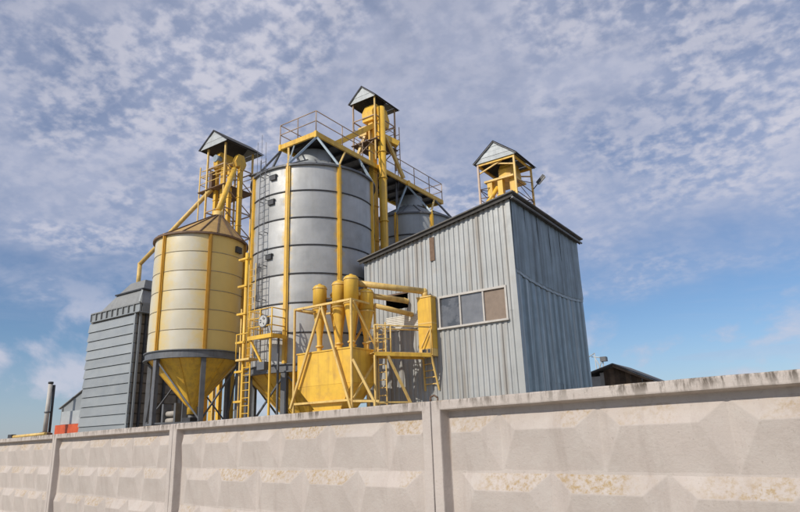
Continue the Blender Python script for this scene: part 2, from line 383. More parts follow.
# ------------------------------------------------------------------ corrugated building
BX0, BY1 = -6.9, 7.15
def zr(x): return 10.23 + .176*x      # wall top along the sloping eave
def prof_pts(u0, u1, pitch, d, fr=(.30, .42, .88)):
    out = []; k = math.floor(u0/pitch)-1
    while k*pitch < u1+pitch:
        b = k*pitch
        out += [(b, 0), (b+fr[0]*pitch, 0), (b+fr[1]*pitch, d), (b+fr[2]*pitch, d)]; k += 1
    def at(u):
        for (a, x), (b, y) in zip(out, out[1:]):
            if a <= u <= b: return x+(y-x)*(u-a)/(b-a) if b > a else x
        return 0
    return [(u0, at(u0))] + [p for p in out if u0 < p[0] < u1] + [(u1, at(u1))]
def corr(axis, plane, sign, u0, u1, zb, zt, pitch, d, name, mat, parent, nz=5, wob=.0):
    pts = prof_pts(u0, u1, pitch, d); vs = []; fs = []; n = len(pts)
    rr = random.Random((round(u0*100)*31 + round(plane*1000)*7 + ord(axis)) % 9999)
    zbf = zb if callable(zb) else (lambda u: zb); ztf = zt if callable(zt) else (lambda u: zt)
    ph = rr.uniform(0, 6)
    for j in range(nz+1):
        for u, h in pts:
            z = zbf(u)+(ztf(u)-zbf(u))*j/nz
            q = plane + sign*(h + wob*math.sin(ph+z*1.3+u*2.1))
            vs.append((u, q, z) if axis == 'x' else (q, u, z))
    for j in range(nz):
        for i in range(n-1): fs.append((j*n+i, j*n+i+1, (j+1)*n+i+1, (j+1)*n+i))
    mb = MB().add(vs, fs)
    # face outward
    o = mb.build(name, mat, parent, fix=False)
    nrm = o.data.polygons[0].normal; out = Vector((0, sign, 0)) if axis == 'x' else Vector((sign, 0, 0))
    if sum(p.normal.dot(out) for p in o.data.polygons) < 0: o.data.flip_normals()
    return o
bld = thing('corrugated_building', 'tall corrugated zinc building with sloping roof and a three-pane window', 'building', (-3.45, 3.57, 0))
wx0, wx1, wz0, wz1 = -3.25, -.40, 5.72, 6.92
PITCH_F = .22; DF = .036
cols = [BX0, -5.8, -4.7, wx0]
for a, b in zip(cols, cols[1:]):
    hole = (a == -5.8)
    corr('x', 0, -1, a, b, 0, 3.05, PITCH_F, DF, 'corrugated_sheet', M_corr, bld, wob=.004)
    corr('x', -.006, -1, a, b, 2.9, 6.75 if hole else 6.15, PITCH_F, DF, 'corrugated_sheet', M_corr, bld, wob=.004)
    corr('x', -.012, -1, a, b, 7.36 if hole else 6.0, lambda u: zr(u), PITCH_F, DF, 'corrugated_sheet', M_corr, bld, wob=.004)
cols = [wx0, -2.3, -1.35, wx1]
for a, b in zip(cols, cols[1:]):
    corr('x', 0, -1, a, b, 0, 3.05, PITCH_F, DF, 'corrugated_sheet', M_corr, bld, wob=.004)
    corr('x', -.006, -1, a, b, 2.9, wz0, PITCH_F, DF, 'corrugated_sheet', M_corr, bld, wob=.004)
    corr('x', -.012, -1, a, b, wz1, lambda u: zr(u), PITCH_F, DF, 'corrugated_sheet', M_corr, bld, wob=.004)
corr('x', 0, -1, wx1, 0, 0, 3.05, PITCH_F, DF, 'corrugated_sheet', M_corr, bld)
corr('x', -.006, -1, wx1, 0, 2.9, 6.15, PITCH_F, DF, 'corrugated_sheet', M_corr, bld)
corr('x', -.012, -1, wx1, 0, 6.0, lambda u: zr(u), PITCH_F, DF, 'corrugated_sheet', M_corr, bld)
# corner flashing
MB().box(-.13, .052, -.066, -.054, 0, zr(-.1)).build('corner_flashing', M_corr, bld)
MB().box(.046, .052, -.0535, .10, 0, zr(0)).build('corner_flashing', M_lap, bld)
# the shaded side: lower sheets, pale band painting light caught at the lap, upper sheets, sagging lap line
def lapz(y):
    t = (y-3.6)/3.6; return 7.32 + .22*abs(t)**2.6
ncol = 6
for i in range(ncol):
    a, b = BY1*i/ncol, BY1*(i+1)/ncol
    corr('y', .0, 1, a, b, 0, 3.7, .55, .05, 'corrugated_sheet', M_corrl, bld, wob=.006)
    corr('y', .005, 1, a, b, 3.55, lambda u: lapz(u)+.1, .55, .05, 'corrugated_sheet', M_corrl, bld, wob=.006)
    corr('y', .062, 1, a, b, lambda u: lapz(u)-.15, lapz, .55, .022, 'lap_light_band', M_lap, bld, nz=1, wob=.004)
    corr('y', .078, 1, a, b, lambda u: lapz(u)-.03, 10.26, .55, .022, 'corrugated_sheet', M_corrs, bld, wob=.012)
# back and far walls
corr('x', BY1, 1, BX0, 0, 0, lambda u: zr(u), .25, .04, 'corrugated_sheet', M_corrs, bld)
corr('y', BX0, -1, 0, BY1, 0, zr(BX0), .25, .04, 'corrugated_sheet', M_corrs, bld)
# roof: sheets, fascia boards, soffit
for i in range(7):
    y0 = -.28 + i*1.10; y1 = y0+1.105
    x0, x1 = BX0-.22, .30
    z0, z1 = zr(x0)+.10+.004*(i % 2), zr(x1)+.10+.004*(i % 2)
    MB().hexa([(x0,y0,z0),(x1,y0,z1),(x1,y1,z1),(x0,y1,z0)], [(x0,y0,z0+.05),(x1,y0,z1+.05),(x1,y1,z1+.05),(x0,y1,z0+.05)]).build('roof_sheet', M_roof, bld)
def fascia(y0, y1, dz, h, mat, nm):
    x0, x1 = BX0-.16, .24
    MB().hexa([(x0,y0,zr(x0)+dz),(x1,y0,zr(x1)+dz),(x1,y1,zr(x1)+dz),(x0,y1,zr(x0)+dz)], [(x0,y0,zr(x0)+dz+h),(x1,y0,zr(x1)+dz+h),(x1,y1,zr(x1)+dz+h),(x0,y1,zr(x0)+dz+h)]).build(nm, mat, bld)
fascia(-.20, -.165, -.045, .14, M_under, 'fascia_board')
fascia(-.16, -.07, .02, .075, M_under, 'soffit_board')
MB().box(.145, .185, -.16, 7.3, 10.14, 10.30).build('fascia_board', M_under, bld)
MB().tube((.235, -.2, 10.20), (.235, 7.35, 10.20), .045, n=8).build('gutter', M_grey, bld)
for i in range(8): MB().box(.10, .23, .2+i*.97, .26+i*.97, 10.19, 10.25).build('rafter_end', M_rust, bld)
# window strip
wn = MB()
wn.box(wx0-.03, wx1+.03, -.085, .03, wz1-.05, wz1+.03); wn.box(wx0-.03, wx0+.04, -.085, .03, wz0, wz1-.05); wn.box(wx1-.04, wx1+.03, -.085, .03, wz0, wz1-.05)
win = wn.build('window', M_white, bld)
mull = [wx0+.04, -2.33, -1.34, wx1-.04]
for x in mull[1:-1]: MB().box(x-.03, x+.03, -.07, .02, wz0+.0, wz1-.05).build('mullion', M_white, win)
MB().box(wx0-.08, wx1+.06, -.14, .02, wz0-.07, wz0).build('sill', M_white, win)
for i, (a, b) in enumerate(zip(mull, mull[1:])):
    mb = MB().box(a+(.03 if i else 0), b-(.03 if i < 2 else 0), -.012, -.004, wz0+.002, wz1-.052)
    o = mb.build('pane', (M_skyglass, M_skyglass2, M_brown)[i], win)
    if i == 2: o['label'] = 'brown boarded pane'
# dark service opening with pale patch of sideways sheet
corr_p = MB(); zz = [5.86+.0725*i for i in range(9)]
vs = []
for i in range(len(zz)*2-1):
    z = zz[0]+(zz[-1]-zz[0])*i/(len(zz)*2-2); y = -.075-(.022 if i % 2 else 0)
    vs += [(-5.78, y, z), (-4.16, y, z-.0)]
corr_p.add(vs, [(2*i, 2*i+1, 2*i+3, 2*i+2) for i in range(len(vs)//2-1)]); corr_p.build('patch_sheet', M_patch, bld)
MB().box(-5.82, -4.68, -.09, -.05, 7.33, 7.40).build('opening_frame', M_rust, bld)
MB().box(-3.55, -3.33, -.075, -.062, 8.45, 9.42).build('rusty_plate', M_rust, bld)

# ------------------------------------------------------------------ head houses of the elevators
def gable_roof(t, x0, x1, y0, y1, ze, za, boards=4):
    xm = (x0+x1)/2; th = .035
    for s in (0, 1):
        xe = x0 if s == 0 else x1; dx = (xm-xe)
        MB().hexa([(xe,y0,ze),(xm,y0,za),(xm,y1,za),(xe,y1,ze)], [(xe,y0,ze+th),(xm+(.0),y0,za+th),(xm,y1,za+th),(xe,y1,ze+th)]).build('roof_slope', M_under, t)
        MB().beam((xe,y0+.02,ze-.01),(xm,y0+.02,za-.01),.04,.07).build('barge_board', M_dark, t)
        MB().beam((xe*.93+xm*.07,y0+.05,ze+.03*0+.0),(xe*.93+xm*.07,y1-.05,ze+.0),.05,.05).build('eave_rail', M_dark, t)
    zb = ze-.02; H = za-ze
    for gy in (y0+.06, y1-.08):
        for k in range(boards):
            a = k/boards; b = (k+1)/boards
            w = (x1-x0)/2*.95; d = .012*(k % 2)
            MB().prism([(xm-w*(1-a), zb+H*a+.004), (xm+w*(1-a), zb+H*a+.004), (xm+w*(1-b)+.002, zb+H*b-.006), (xm-w*(1-b)-.002, zb+H*b-.006)], 'y', gy-d, gy+.015-d).build('gable_board', M_board, t)
def rails(t, pts, heights, mat, r=.022, posts=True, ph=None, closed=False, nm='rail'):
    seq = list(zip(pts, pts[1:])) + ([(pts[-1], pts[0])] if closed else [])
    for a, b in seq:
        for h in heights: MB().tube(Vector(a)+Vector((0,0,h)), Vector(b)+Vector((0,0,h)), r, n=6).build(nm, mat, t)
    if posts:
        for p in pts: MB().tube(Vector(p), Vector(p)+Vector((0,0,ph or heights[0])), r*1.1, n=6).build('rail_post', mat, t)
def ladder(t, a, b, w, axis, mat, step=.3, r=.02, rail=.025, nm='ladder'):
    a = Vector(a); b = Vector(b); ax = Vector(axis).normalized()*w/2; L_ = (b-a).length; d = (b-a)/L_
    mb = MB(); mb.tube(a-ax, b-ax, rail, n=6); mb.tube(a+ax, b+ax, rail, n=6)
    o = mb.build(nm, mat, t)
    n = int(L_/step)
    for i in range(n):
        p = a+d*(step*(i+.5)); MB().tube(p-ax, p+ax, r, n=5, caps=False).build('rung', mat, o)
    return o

def bucket_leg(t, x, y, z0, z1, w, d, mat, seam=1.6):
    MB().box(x-w/2, x+w/2, y-d/2, y+d/2, z0, z1).build('elevator_leg', mat, t)
    z = z0+seam
    while z < z1:
        MB().box(x-w/2-.03, x+w/2+.03, y-d/2-.03, y+d/2+.03, z, z+.05).build('leg_flange', mat, t); z += seam

# --- right head house on the corrugated building
def right_house():
    x0, x1, y0, y1, ze, za = -2.10, -.11, 1.40, 3.47, 12.75, 13.55
    t = thing('elevator_head_house', 'small gabled yellow elevator head house standing on the corrugated building roof', 'tower', ((x0+x1)/2, (y0+y1)/2, 10.0))
    gable_roof(t, x0, x1, y0, y1, ze, za, 4)
    px = (x0+.16, x1-.18); py = (y0+.14, y1-.2)
    for x in px:
        for y in py:
            MB().beam((x,y,zr(x)+.14),(x,y,ze+.02),.075).build('post', M_yelf if x > -1 else M_pinky, t)
    for y in py:
        MB().beam((px[0],y,ze-.06),(px[1],y,ze-.06),.06,.09).build('tie_beam', M_yel, t)
        MB().beam((px[0],y+.05,ze-.42),((px[0]+px[1])/2+.25,y+.05,ze-.08),.05).build('brace', M_yelf, t)
        MB().beam((px[1],y+.09,ze-.38),((px[0]+px[1])/2-.3,y+.09,ze-.06),.05).build('brace', M_yelf, t)
    for x in px: MB().beam((x,py[0],ze-.06),(x,py[1],ze-.06),.06,.09).build('tie_beam', M_yel, t)
    for x in px:
        for h in (10.75, 11.15, 11.6): MB().tube((x,py[0],h),(x,py[1],h),.018,n=6).build('rail', M_rust, t)
        for k in range(3):
            z = 10.7+k*.45; MB().tube((x,py[0]+(k%2)*(py[1]-py[0]),z),(x,py[1]-(k%2)*(py[1]-py[0]),z+.45),.016,n=6).build('lattice_bar', M_rust, t)
    for h in (10.75, 11.3): MB().tube((px[0],py[1],h),(px[1],py[1],h),.018,n=6).build('rail', M_rust, t)
    for z, xx in ((10.75, (px[0],-1.55)), (11.2, (px[0],-1.55)), (11.6, (px[0], -1.6))): MB().tube((xx[0],py[0],z),(xx[1],py[0]+.3,z+.1),.018,n=6).build('rail', M_rust, t)
    # elevator head and legs
    xm = (x0+x1)/2
    MB().prism([(2.0,12.05),(3.1,12.05),(3.1,12.45),(2.85,12.8),(2.25,12.8),(2.0,12.45)], 'x', xm-.12, xm+.42).build('elevator_head', M_yel, t)
    MB().box(xm-.72, xm+.62, 1.78, 3.1, 11.95, 12.03).build('head_platform', M_yelf, t)
    for x, y in ((xm-.50, 1.95), (xm-.02, 1.95), (xm+.46, 2.1)): bucket_leg(t, x, y, zr(x)+.12, 11.95, .22, .24, M_yel, 1.1)
    MB().path([(xm-.2, 2.0, 11.7), (xm-.72, 1.75, 10.9), (xm-.78, 1.75, 10.1)], .10).build('spout', M_yel, t)
    MB().box(px[0], px[1]+.03, py[0]-.04, py[1], 10.26, 10.42).build('base_frame', M_yel, t)
    f = thing('floodlight', 'black floodlight on a bracket beside the head house over the corrugated building', 'lamp', (x1+.05, py[1]+.02, 12.05))
    a = Vector((x1-.18+.04, py[1], 11.75))
    MB().tube(a, (x1+.10, py[1]+.02, 11.98), .02, n=6).build('bracket', M_dark, f)
    c = Vector((x1+.2, py[1]+.05, 12.12)); d = Vector((.55, .1, .55)).normalized()
    MB().beam(c-d*.22, c+d*.22, .16, .12).build('lamp_housing', M_dark, f)
    MB().beam(c-d*.2+Vector((.06,0,-.06)), c+d*.2+Vector((.06,0,-.06)), .13, .02).build('lamp_glass', M_gauge, f)
right_house()

# --- central bucket elevator between the silos
def central_tower():
    x0, x1, y0, y1, ze, za = -10.45, -8.57, 3.30, 5.60, 19.45, 20.28
    t = thing('bucket_elevator', 'tall yellow bucket elevator with gabled cap rising between the two galvanised silos', 'elevator', (-8.9, 4.3, 0))
    gable_roof(t, x0, x1, y0, y1, ze, za, 3)
    px = (x0+.2, x1-.2); py = (y0+.2, y1-.25)
    for x in px:
        for y in py: MB().beam((x,y,15.75),(x,y,ze+.03),.07).build('post', M_yelf if x > -9.5 and y < 4 else M_rail, t)
    for z in (17.0, 18.4):
        for y in py: MB().beam((px[0],y,z),(px[1],y,z),.05).build('tie_beam', M_rail, t)
        for x in px: MB().beam((x,py[0],z),(x,py[1],z),.05).build('tie_beam', M_rail, t)
    for z in (17.0,):
        for y in py: MB().beam((px[0],y,z-.9),(px[1],y,z),.04).build('brace', M_rail, t)
        for x in px: MB().beam((x,py[0],z),(x,py[1],z+1.35),.04).build('brace', M_rail, t)
    MB().box(px[0]-.1, px[1]+.1, py[0]-.1, py[1]+.1, 16.93, 16.97).build('platform', M_rust, t)
    bucket_leg(t, -9.22, 3.85, 0.0, 18.3, .30, .34, M_yel, 1.9)
    MB().tube((-8.72, 4.0, 0.0), (-8.72, 4.0, 19.0), .21, n=16).build('elevator_leg', M_yel, t)
    for z in (2.5, 5, 7.5, 10, 12.4, 14.8, 16.3): MB().tube((-8.72,4.0,z),(-8.72,4.0,z+.06),.25,n=16).build('leg_flange', M_yel, t)
    MB().prism([(3.55,18.2),(5.0,18.2),(5.1,18.7),(4.85,19.25),(3.8,19.25),(3.5,18.7)], 'x', -9.65, -8.95).build('elevator_head', M_yel, t)
    MB().lathe([(0,0),(.34,0),(.34,.9),(.22,1.05),(0,1.05)], (-9.55, 4.7, 18.05), 16).build('drive_drum', M_yel, t)
    MB().box(-10.0, -9.45, 3.6, 4.1, 17.45, 18.0).build('gearbox', M_yelf, t)
    MB().beam((-9.1, 3.8, 17.95), (-9.75, 1.3, 16.05), .26, .26).build('spout', M_yel, t)
    MB().beam((-8.6, 4.2, 17.3), (-8.35, 5.4, 15.2), .16, .16).build('spout', M_yelf, t)
    MB().beam((-9.0, 3.9, 17.45), (-8.3, 4.9, 17.0), .34, .3).build('head_chute', M_yel, t)
    MB().beam((-9.6, 3.7, 17.5), (-10.1, 3.6, 16.3), .14).build('spout', M_yelf, t)
    for p in ((px[0],py[0]), (px[1],py[1])):
        pass
    rails(t, [(px[0],py[0],16.97),(px[0],py[1],16.97),(px[1],py[1],16.97),(px[1],py[0],16.97)], (1.0, .5), M_rail, .02)
    ladder(t, (px[1]+.1, py[1], 15.6), (px[1]+.1, py[1], 18.3), .35, (1,0,0), M_rail)
central_tower()

# --- left bucket elevator behind the yellow silo
def left_tower():
    x0, x1, y0, y1, ze, za = -19.84, -17.30, .70, 3.57, 18.56, 19.52
    t = thing('bucket_elevator', 'yellow multi-leg bucket elevator with gabled cap rising behind the yellow hopper silo', 'elevator', (-18.5, 2.1, 0))
    gable_roof(t, x0, x1, y0, y1, ze, za, 3)
    px = (x0+.55, x1-.45); py = (y0+.3, y1-.5)
    for x in px:
        for y in py: MB().beam((x,y,0.0),(x,y,ze+.03),.09).build('post', M_yelf, t)
    for z in (13.2, 14.6, 16.0, 17.3):
        for y in py: MB().beam((px[0],y,z),(px[1],y,z),.06).build('tie_beam', M_rail, t)
        for x in px: MB().beam((x,py[0],z),(x,py[1],z),.06).build('tie_beam', M_rail, t)
    for z in (13.2, 14.6, 16.0):
        MB().beam((px[0],py[0],z),(px[0],py[1],z+1.35),.045).build('brace', M_rail, t)
        MB().beam((px[1],py[1],z),(px[1],py[0],z+1.35),.045).build('brace', M_rail, t)
    MB().box(px[0]-.7, px[1]+.1, py[0]-.1, py[1]+.1, 15.95, 15.99).build('platform', M_rust, t)
    rails(t, [(px[1],py[0],15.99),(px[0]-.65,py[0],15.99),(px[0]-.65,py[1],15.99),(px[1],py[1],15.99)], (1.0, .5), M_yelf, .022)
    MB().tube((px[0]-.65,py[0],0.0),(px[0]-.65,py[0],17.6),.04,n=8).build('post', M_yelf, t)
    for x, y, w in ((-18.85, 1.35, .20), (-18.38, 1.45, .22), (-17.88, 1.5, .20), (-17.45, 1.9, .22)): bucket_leg(t, x, y, 0.0, 17.3, w, w*1.1, M_yel, 1.7)
    MB().prism([(1.1,17.2),(2.4,17.2),(2.5,17.7),(2.2,18.3),(1.3,18.3),(1.05,17.7)], 'x', -18.85, -18.5).build('elevator_head', M_yel, t)
    MB().prism([(1.6,17.2),(2.2,17.2),(2.3,17.5),(2.1,18.0),(1.7,18.0),(1.5,17.5)], 'x', -17.70, -17.40).build('elevator_head', M_yel, t)
    MB().tube((-18.65,1.0,17.85),(-18.65,1.35,17.85),.22,n=14).build('drive_motor', M_blue, t)
    MB().box(-19.1,-18.85,1.0,1.5,16.0,17.1).build('control_box', M_rust, t)
    for z in (16.9, 17.3): MB().tube((px[0]-.5,py[0],z),(px[1]+.5,py[0]+.2,z-.1),.03,n=6).build('rail', M_yelf, t)
    # thin aerials beside the cap
    for k, h in enumerate((18.9, 19.3, 18.7)): MB().tube((-16.8+k*.35, 2.6, 16.9),(-16.8+k*.35, 2.6, h),.012,n=5).build('rod', M_grey, t)
    MB().box(-17.4,-15.9,2.5,2.7,16.85,16.92).build('rod_bracket', M_grey, t)
left_tower()

# ------------------------------------------------------------------ silos
def arc_mesh(Rr, a, h, n, mat, bulge=.012, nz=4):
    vs = []; uv = []; fs = []
    for j in range(nz+1):
        for i in range(n+1):
            t = a*i/n; r = Rr+bulge*math.sin(math.pi*j/nz)
            vs.append((r*math.cos(t), r*math.sin(t), h*j/nz)); uv.append((i/n, j/nz))
    for j in range(nz):
        for i in range(n): k = j*(n+1)+i; fs.append((k, k+1, k+n+2, k+n+1))
    mb = MB().add(vs, fs, True); mb.uv = uv
    return mb.mesh('wall_sheet', mat, fix=False)
def silo(t, c, Rr, zb, h, rows, nr, ph, sheet_mats, rib_mat, hoop_mat, hoop_r, leg_mat, cone_mat, tip, ring_mat, ringh, ribw=.2, leg_w=.24):
    a = 2*math.pi/nr; cx, cy = c; zt = zb+h*rows
    meshes = {m_.name: arc_mesh(Rr, a, h, 10, m_) for m_ in set(sheet_mats)}
    for s in range(nr):
        for r_ in range(rows):
            link('wall_sheet', meshes[sheet_mats[s].name], t, (0, 0, zb+h*r_), ph+a*s)
    hp = MB().lathe([(Rr-.01, -hoop_r), (Rr+hoop_r*1.3, -hoop_r), (Rr+hoop_r*1.3, hoop_r), (Rr-.01, hoop_r)], (0,0,0), 96)
    hm = hp.mesh('hoop', hoop_mat)
    for r_ in range(1, rows): link('hoop', hm, t, (0, 0, zb+h*r_))
    # ribs: flat channels with a raised spine
    rb = MB().box(Rr+.005, Rr+.075, -ribw/2, ribw/2, 0, zt-zb+.05); rb.box(Rr+.0755, Rr+.115, -ribw*.22, ribw*.22, 0, zt-zb+.05)
    rm = rb.mesh('rib', rib_mat)
    for s in range(nr): link('rib', rm, t, (0, 0, zb), ph+a*s)
    # ring beam, hopper cone, legs
    MB().lathe([(Rr-.05, zb-ringh), (Rr+.14, zb-ringh), (Rr+.14, zb-ringh+.05), (Rr+.07, zb-ringh+.06), (Rr+.07, zb-.05), (Rr+.14, zb-.04), (Rr+.14, zb), (Rr-.05, zb)], (cx,cy,0), 64, False).build('ring_beam', ring_mat, t)
    cone = MB().lathe([(Rr-.02, zb-ringh*.6), (.22, tip), (.22, tip-.35), (0, tip-.35)], (cx,cy,0), 48).build('hopper_cone', cone_mat, t)
    for s in range(nr*2):
        th = ph+a*s/2; p = Vector((math.cos(th), math.sin(th), 0)); o = Vector((cx,cy,0))
        MB().beam(o+p*(Rr+.0)+Vector((0,0,zb-ringh*.62)), o+p*.235+Vector((0,0,tip)), .05, .03).build('cone_seam', cone_mat, cone)
    lg = MB().box(Rr-.14, Rr-.14+leg_w, -leg_w/2, leg_w/2, 0, zb-ringh); lg.box(Rr-.24, Rr+.2, -leg_w*.9, leg_w*.9, 0, .03)
    lm = lg.mesh('leg', leg_mat)
    for s in range(nr): link('leg', lm, t, (0, 0, 0), ph+a*s)
    for s in range(nr):
        th0, th1 = ph+a*s, ph+a*(s+1); o = Vector((cx,cy,0)); rr_ = Rr-.03
        p0 = o+Vector((math.cos(th0), math.sin(th0), 0))*rr_; p1 = o+Vector((math.cos(th1), math.sin(th1), 0))*rr_
        z0 = zb*.46; zz = zb-ringh-.05; up = Vector((0,0,1))
        MB().beam(p0+up*z0, p1+up*z0, .07).build('leg_tie', leg_mat, t)
        lo, hi = (p0, p1) if s % 2 else (p1, p0)
        MB().beam(lo+up*(z0+.05), hi+up*zz, .065).build('leg_brace', leg_mat, t)
    return zt
def cone_roof(t, c, Rr, zt, apex, neck_r, neck_z, n, mat, seam_mat, over=.10, seamw=.05):
    cx, cy = c; ax, ay = apex
    for i in range(n):
        t0, t1 = 2*math.pi*i/n, 2*math.pi*(i+1)/n; vs = []; k = 4
        for j in range(k+1):
            th = t0+(t1-t0)*j/k
            vs.append((cx+(Rr+over)*math.cos(th), cy+(Rr+over)*math.sin(th), zt)); vs.append((ax+neck_r*math.cos(th), ay+neck_r*math.sin(th), neck_z))
        MB().add(vs, [(2*j, 2*j+2, 2*j+3, 2*j+1) for j in range(k)]).build('roof_sheet', mat, t)
        MB().beam((cx+(Rr+over)*math.cos(t0), cy+(Rr+over)*math.sin(t0), zt+.02), (ax+neck_r*math.cos(t0), ay+neck_r*math.sin(t0), neck_z+.02), seamw, .06).build('roof_seam', seam_mat, t)
    MB().lathe([(Rr-.02, zt-.07), (Rr+over+.03, zt-.07), (Rr+over+.03, zt+.02), (Rr-.02, zt+.02)], (cx,cy,0), 72, False).build('eave_ring', seam_mat, t)

# --- big galvanised silo
BC = (-10.3, .42); BR_ = 2.9
big = thing('grain_silo', 'large galvanised silo with yellow ribs and dark hoops under the front end of the catwalk', 'silo', (*BC, 0))
ZT = silo(big, BC, BR_, 4.75, 1.25, 7, 8, R(-69.8+.0), [M_gal]*8, M_yel, M_dark, .026, M_grey, M_yel, 1.75, M_grey, .34, .19)
cone_roof(big, BC, BR_, ZT, BC, .85, ZT+1.15, 16, M_gal2, M_grey, .08, .05)
MB().lathe([(.84, ZT+1.05), (.84, ZT+1.75), (0, ZT+1.8)], (*BC, 0), 28).build('roof_neck', M_gal2, big)
def onring(c, Rr, deg, z): return Vector((c[0]+Rr*math.cos(R(deg)), c[1]+Rr*math.sin(R(deg)), z))
# wall ladder on stand-offs and hatches beside it
la = R(-94); tv = Vector((-math.sin(la), math.cos(la), 0))
ladder(big, onring(BC, BR_+.20, -94, 5.0), onring(BC, BR_+.20, -94, ZT+.5), .36, tv, M_grey, .3, .012, .018)
for z in (6, 7.5, 9, 10.5, 12, 13.2):
    MB().beam(onring(BC, BR_, -94, z)-tv*.18, onring(BC, BR_+.2, -94, z)-tv*.18, .03).build('ladder_bracket', M_grey, big)
    MB().beam(onring(BC, BR_, -94, z)+tv*.18, onring(BC, BR_+.2, -94, z)+tv*.18, .03).build('ladder_bracket', M_grey, big)
for z, dg in ((13.0, -84.5), (11.85, -86), (9.35, -87)):
    p = onring(BC, BR_+.05, dg, z); q = R(dg); n_ = Vector((math.cos(q), math.sin(q), 0)); s_ = Vector((-n_.y, n_.x, 0))
    o = MB().beam(p-s_*.16, p+s_*.16, .12, .2, up=(0,0,1)).build('inspection_hatch', M_dark, big)
    MB().beam(p-s_*.2+Vector((0,0,.13)), p+s_*.2+Vector((0,0,.13)), .16, .03).build('hatch_hood', M_gal2, o)

# --- rear galvanised silo
RC = (-9.75, 8.15); RR_ = 2.5
rear = thing('grain_silo', 'galvanised silo under the far end of the catwalk, half hidden by the corrugated building roof', 'silo', (*RC, 0))
ZT2 = silo(rear, RC, RR_, 4.70, 1.25, 7, 8, R(-31), [M_gal2]*8, M_yel, M_dark, .03, M_grey, M_yel, 1.75, M_grey, .34, .2)
cone_roof(rear, RC, RR_, ZT2, RC, .7, ZT2+1.1, 16, M_gal2, M_grey, .08, .04)
MB().lathe([(.69, ZT2+1.0), (.69, ZT2+1.75), (0, ZT2+1.8)], (*RC, 0), 24).build('roof_neck', M_gal2, rear)

# --- yellow hopper silo
YC = (-15.94, -1.62); YR = 2.15
ysil = thing('hopper_silo', 'yellow and silver hopper silo on dark legs with a tan cone roof', 'silo', (*YC, 0))
ZT3 = silo(ysil, YC, YR, 5.81, .913, 6, 6, R(-37.1-50+0), [M_cream, M_pale, M_pale, M_pale, M_cream, M_cream], pmat('ochre_rib_paint', (.52, .27, .025), .5, var=.12, streak=.4, scol=(.3, .15, .03)), pmat('sheet_joint', (.36, .30, .2), .5, var=.2), .014, M_grey, M_yel, 3.45, M_grey, .36, .17, .2)
cone_roof(ysil, YC, YR, ZT3, (YC[0]+.42, YC[1]+.56), .22, ZT3+1.6, 18, M_ytan, M_rust, .10, .05)
MB().lathe([(.24, ZT3+1.5), (.24, ZT3+1.85), (0, ZT3+1.9)], (YC[0]+.42, YC[1]+.56, 0), 16).build('roof_cap', M_yelf, ysil)
q = R(4); p = onring(YC, YR+.05, 14, ZT3-.55); s_ = Vector((-math.sin(R(14)), math.cos(R(14)), 0))
MB().beam(p-s_*.2, p+s_*.2, .14, .3).build('inspection_hatch', M_dark, ysil)
MB().tube((YC[0],YC[1],3.1),(YC[0],YC[1],2.4),.16,n=12).build('outlet', M_grey, ysil)
MB().box(YC[0]-.3,YC[0]+.3,YC[1]-.3,YC[1]+.3,2.75,2.95).build('slide_gate', M_dark, ysil)

# long spouts
def spout(label, pts, r, mat, nm='grain_spout'):
    t = thing(nm, label, 'pipe', pts[-1])
    for a, b in zip(pts, pts[1:]): MB().tube(a, b, r, n=12).build('pipe_section', mat, t)
    for p in pts[1:-1]: MB().ball(p, r*1.08, 12).build('elbow', mat, t)
    return t
spout('long tan spout sloping from the left elevator down to the grey dryer hood', [(-18.9, 1.1, 16.0), (-25.19, .9, 12.6), (-25.19, .9, 11.0)], .13, M_yelf)
spout('yellow spout dropping from the left elevator onto the tan cone roof', [(-17.5, 1.5, 17.0), (YC[0]+.42, YC[1]+.56, ZT3+1.9)], .15, M_yel)

